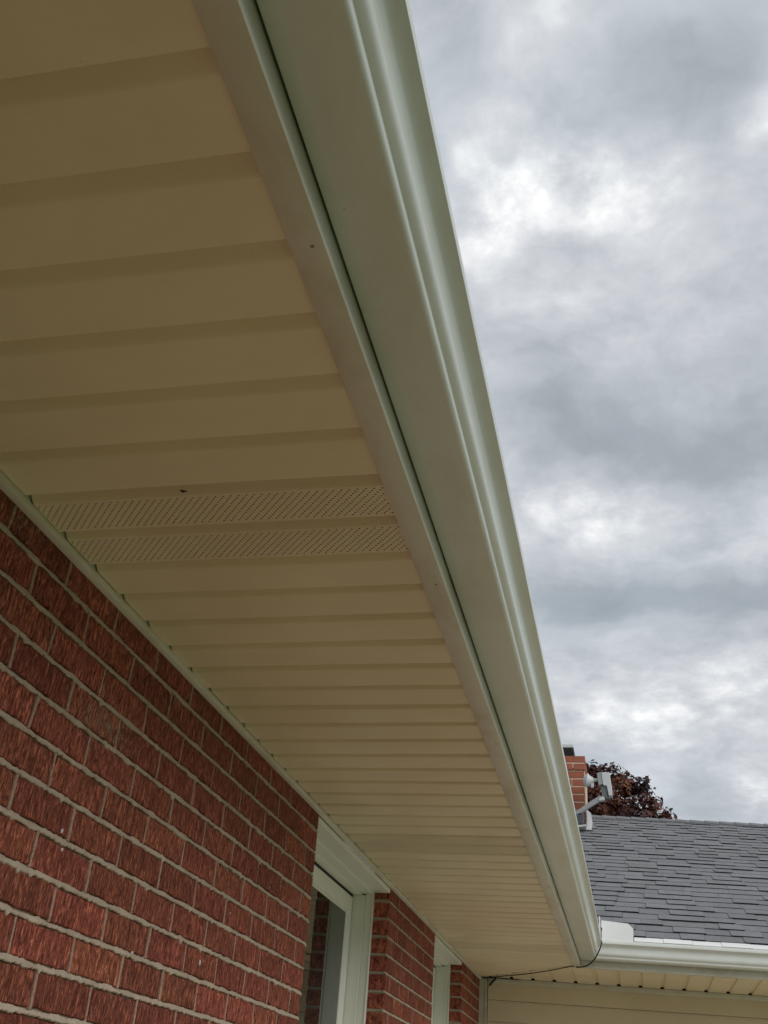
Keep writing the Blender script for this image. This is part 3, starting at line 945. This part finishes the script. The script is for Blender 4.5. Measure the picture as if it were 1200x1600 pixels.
# ------------------------------------------------------------------ satellite dish
D = empty('satellite_dish', 'grey satellite dish arm with its receiver box reaching up beside the brick chimney', 'satellite dish', (.56, 9.9, ZS + 1.65))
dg = m_simple('grey_dish_plastic', (.33, .345, .35), .5, .45, .1, 20, .1)
dl = m_simple('pale_receiver_plastic', (.60, .62, .62), .5, .45, .06, 20, .1)
dd = m_simple('dark_bracket_plastic', (.085, .092, .10), .6, .35, .15, 20, .1)
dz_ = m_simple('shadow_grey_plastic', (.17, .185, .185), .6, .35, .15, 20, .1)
YD = 9.80
K = (YD - 0) / 10.0
def dp(x, z, y=0):                            # a point measured at 10 m carried to the dish's distance
    cx_, cz_ = 1.00364, -.88864
    return (cx_ + (x - cx_) * K, YD + y, cz_ + (z - cz_) * K)
def prism(name, pts, y0, y1, mat, bev=.003, shr=1.0):
    mb = MB()
    cx_ = sum(p_[0] for p_ in pts) / len(pts); cz_ = sum(p_[1] for p_ in pts) / len(pts)
    mb.loft([[dp(x, z, y0) for x, z in pts], [dp(cx_ + (x - cx_) * shr, cz_ + (z - cz_) * shr, y1) for x, z in pts]])
    return mb.build(name, mat, D, bevel=bev)
prism('feed_arm', [(.480, 1.748), (.497, 1.745), (.640, 1.845), (.775, 1.928), (.793, 1.955), (.755, 1.975), (.738, 1.962), (.62, 1.885), (.505, 1.803), (.475, 1.785)], -.018, .018, dg, .006)
prism('arm_bracket', [(.745, 1.915), (.800, 1.925), (.800, 1.945), (.790, 1.97), (.745, 1.94)], -.028, .028, dl, .006)
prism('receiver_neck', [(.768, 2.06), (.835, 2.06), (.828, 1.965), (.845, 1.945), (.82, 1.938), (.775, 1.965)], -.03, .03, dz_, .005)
prism('receiver_box', [(.735, 2.182), (.776, 2.188), (.790, 2.075), (.750, 2.060)], -.045, .05, dz_ if False else dg, .004)
prism('receiver_cover', [(.777, 2.186), (.856, 2.186), (.868, 2.062), (.872, 2.05), (.873, 1.962), (.840, 1.958), (.824, 2.055), (.791, 2.06)], -.052, .045, dl, .005)
mb = MB()
mb.tube([dp(.755, 2.128), dp(.70, 2.122)], .016, 12)
mb.tube([dp(.705, 2.122), dp(.662, 2.118), dp(.640, 2.122), dp(.612, 2.128), dp(.604, 2.129)], .05, 18, radii=[.022, .052, .068, .040, .026])
mb.build('feed_horn', dl, D, autosmooth=40)
prism('horn_clip', [(.675, 2.05), (.700, 2.05), (.705, 2.09), (.675, 2.085)], -.02, .02, dl, .002)
prism('dish_mount', [(.500, 1.775), (.598, 1.800), (.598, 1.690), (.510, 1.690)], -.05, .06, dd, .004)
prism('mount_slot', [(.555, 1.787), (.575, 1.793), (.572, 1.780), (.558, 1.777)], -.055, -.048, M['dark'], None)
prism('mount_foot', [(.500, 1.672), (.62, 1.684), (.615, 1.668), (.500, 1.650)], -.06, .10, dl, .002)
# reflector, hidden from the camera behind the near gutter
mb = MB(); rings = []
cc = Vector((.28, YD + .02, 2.02)); axd = Vector((1, -.10, -.22)).normalized(); up = axd.cross(Vector((0, 1, 0))).normalized(); sd2 = axd.cross(up)
for (rr_, dpt) in ((.001, .0), (.08, .005), (.16, .02), (.22, .040), (.24, .048), (.242, .042), (.22, .034), (.16, .013), (.08, -.003), (.001, -.008)):
    rings.append([tuple(cc + axd * dpt + up * rr_ * 1.05 * math.cos(a * math.pi / 14) + sd2 * rr_ * math.sin(a * math.pi / 14)) for a in range(28)])
mb.loft(rings, smooth=True); mb.build('reflector', dg, D)
mb = MB(); mb.tube([tuple(cc), (.30, YD + .05, 1.86), (.40, YD + .05, 1.70), (.46, YD + .03, 1.60)], .022, 10); mb.tube([(.33, YD, 1.82), dp(.50, 1.78)], .016, 8); mb.build('mast', dg, D)

# ------------------------------------------------------------------ cable along the eave corner
def spline(pts, n=10):
    out = []
    P = [Vector(p_) for p_ in pts]
    P = [P[0] * 2 - P[1]] + P + [P[-1] * 2 - P[-2]]
    for i in range(1, len(P) - 2):
        for k in range(n):
            t = k / n
            out.append(.5 * ((2 * P[i]) + (-P[i - 1] + P[i + 1]) * t + (2 * P[i - 1] - 5 * P[i] + 4 * P[i + 1] - P[i + 2]) * t * t + (-P[i - 1] + 3 * P[i] - 3 * P[i + 1] + P[i + 2]) * t ** 3))
    out.append(P[-2]); return [tuple(q) for q in out]
CB = empty('cable', 'thin black cable looping down at the gutter corner and running under the eaves', 'cable', (.8, 6.5, ZS))
mb = MB()
mb.tube(spline([(.823, 6.53, .20), (.812, 6.515, .150), (.822, 6.48, .116), (.807, 6.47, .070), (.775, 6.50, .022), (.735, 6.54, -.004), (.700, 6.56, -.012), (.668, 6.585, -.011)]), .0040, 8)
mb.build('loop', M['cable'], CB)
mb = MB()
mb.tube(spline([(.655, 6.598, -.010), (.640, 6.612, -.004), (.503, 6.79, -.008), (.42, 6.895, -.009), (.324, 7.025, -.007), (.20, 7.16, -.004), (.12, 7.235, -.004), (.040, 7.292, -.006)]), .0030, 8)
mb.tube(spline([(.030, 7.295, -.008), (.10, 7.300, -.003), (.19, 7.318, -.003), (.26, 7.33, -.001)]), .0035, 8)
mb.tube([(.112, 7.300, -.006), (.095, 7.306, -.020), (.068, 7.312, -.050)], .0060, 8)  # dark stub, not cable: stands in for the shaded gap in the corner
mb.build('run_and_gap', M['cable'], CB)

# ------------------------------------------------------------------ purple-leaved tree behind the ridge
TR = empty('maple_tree', 'dark purple-leaved tree rising behind the shingled ridge beside the chimney', 'tree', (.35, 18, 0))
ml, n, b = material('purple_leaf', .55, .35)
at = n.new('ShaderNodeAttribute'); at.attribute_name = 'tone'
p = n.pos(); a_ = n.noise(p, 2.4, 3, .55).outputs[0]
c = n.ramp(n.math('ADD', n.math('MULTIPLY', at.outputs['Fac'], .55), n.math('MULTIPLY', a_, .6)), [(.25, (.024, .013, .017)), (.45, (.060, .024, .026)), (.60, (.130, .046, .034)), (.78, (.25, .095, .05)), (.93, (.15, .12, .05))])
n.put(b.inputs['Base Color'], c)
mbk = m_simple('tree_bark', (.09, .07, .055), .95, .1, .3, 14, .8)
rt = random.Random(21)
cen = Vector((.42, 18.1, 2.9)); RX, RZ = 1.62, 2.02
clumps = []
for i in range(90):
    while True:
        d = Vector((rt.uniform(-1, 1), rt.uniform(-1, 1), rt.uniform(-1, 1)))
        if .2 < d.length < 1: break
    d = d.normalized() * (d.length ** .5)
    clumps.append((cen + Vector((d.x * RX, d.y * RX, d.z * RZ)) * rt.uniform(.8, .98), rt.uniform(.22, .42)))
clumps += [(Vector(q), r_) for q, r_ in (((.40, 17.9, 4.62), .28), ((.78, 17.9, 4.60), .26), ((1.2, 17.8, 4.36), .26), ((1.36, 17.8, 4.08), .24), ((1.58, 17.8, 3.86), .22), ((.95, 17.8, 4.35), .3), ((.60, 17.7, 4.3), .34), ((.9, 17.6, 4.0), .3), ((.2, 17.9, 4.70), .24))]
lv = MB(); tones = []
for (cc_, cr) in clumps:
    tone0 = rt.random()
    for _ in range(int(260 * cr * cr * 10 * .8) + 30):
        d = Vector((rt.gauss(0, 1), rt.gauss(0, 1), rt.gauss(0, 1))).normalized() * cr * rt.uniform(.35, 1.08)
        d.z *= .75
        p0 = cc_ + d
        nrm = (d.normalized() * .5 + Vector((rt.gauss(0, .5), rt.gauss(0, .5), .45 + rt.gauss(0, .4)))).normalized()
        t1 = nrm.cross(Vector((rt.gauss(0, 1), rt.gauss(0, 1), -.6))).normalized(); t2 = nrm.cross(t1)
        R_ = rt.uniform(.040, .085)
        rads = (1.0, .42, .86, .40, .62, .30, .62, .40, .86, .42)
        v = [tuple(p0 + nrm * (-R_ * .12))]
        for q, rr_ in enumerate(rads):
            an = q * math.pi / 5
            v.append(tuple(p0 + (t1 * math.cos(an) + t2 * math.sin(an)) * R_ * rr_ + nrm * (-.25 * R_ * rr_ * rr_)))
        lv.add(v, [(0, 1 + q, 1 + (q + 1) % 10) for q in range(10)])
        tones += [min(1, max(0, tone0 * .6 + rt.random() * .4))] * 11
print('leaves', len(tones) // 11)
o = lv.build('crown', ml, TR); set_tone(o.data, tones); o['kind'] = 'stuff'
tk = MB()
tk.tube([(.30, 18.1, -ZS), (.33, 18.1, -1.2), (.38, 18.05, .6), (.42, 18.1, 2.2), (.40, 18.1, 3.6)], .1, 10, radii=[.17, .14, .12, .09, .04])
tk.build('trunk', mbk, TR)
tb = MB()
for i in range(36):
    cc_, cr = clumps[(i * 7) % len(clumps)]
    s_ = Vector((.40, 18.08, rt.uniform(.9, 3.2)))
    mid = s_.lerp(cc_, .55) + Vector((0, 0, -.12))
    tb.tube([tuple(s_), tuple(mid), tuple(cc_)], .03, 6, radii=[.04, .022, .008])
tb.build('branches', mbk, TR)
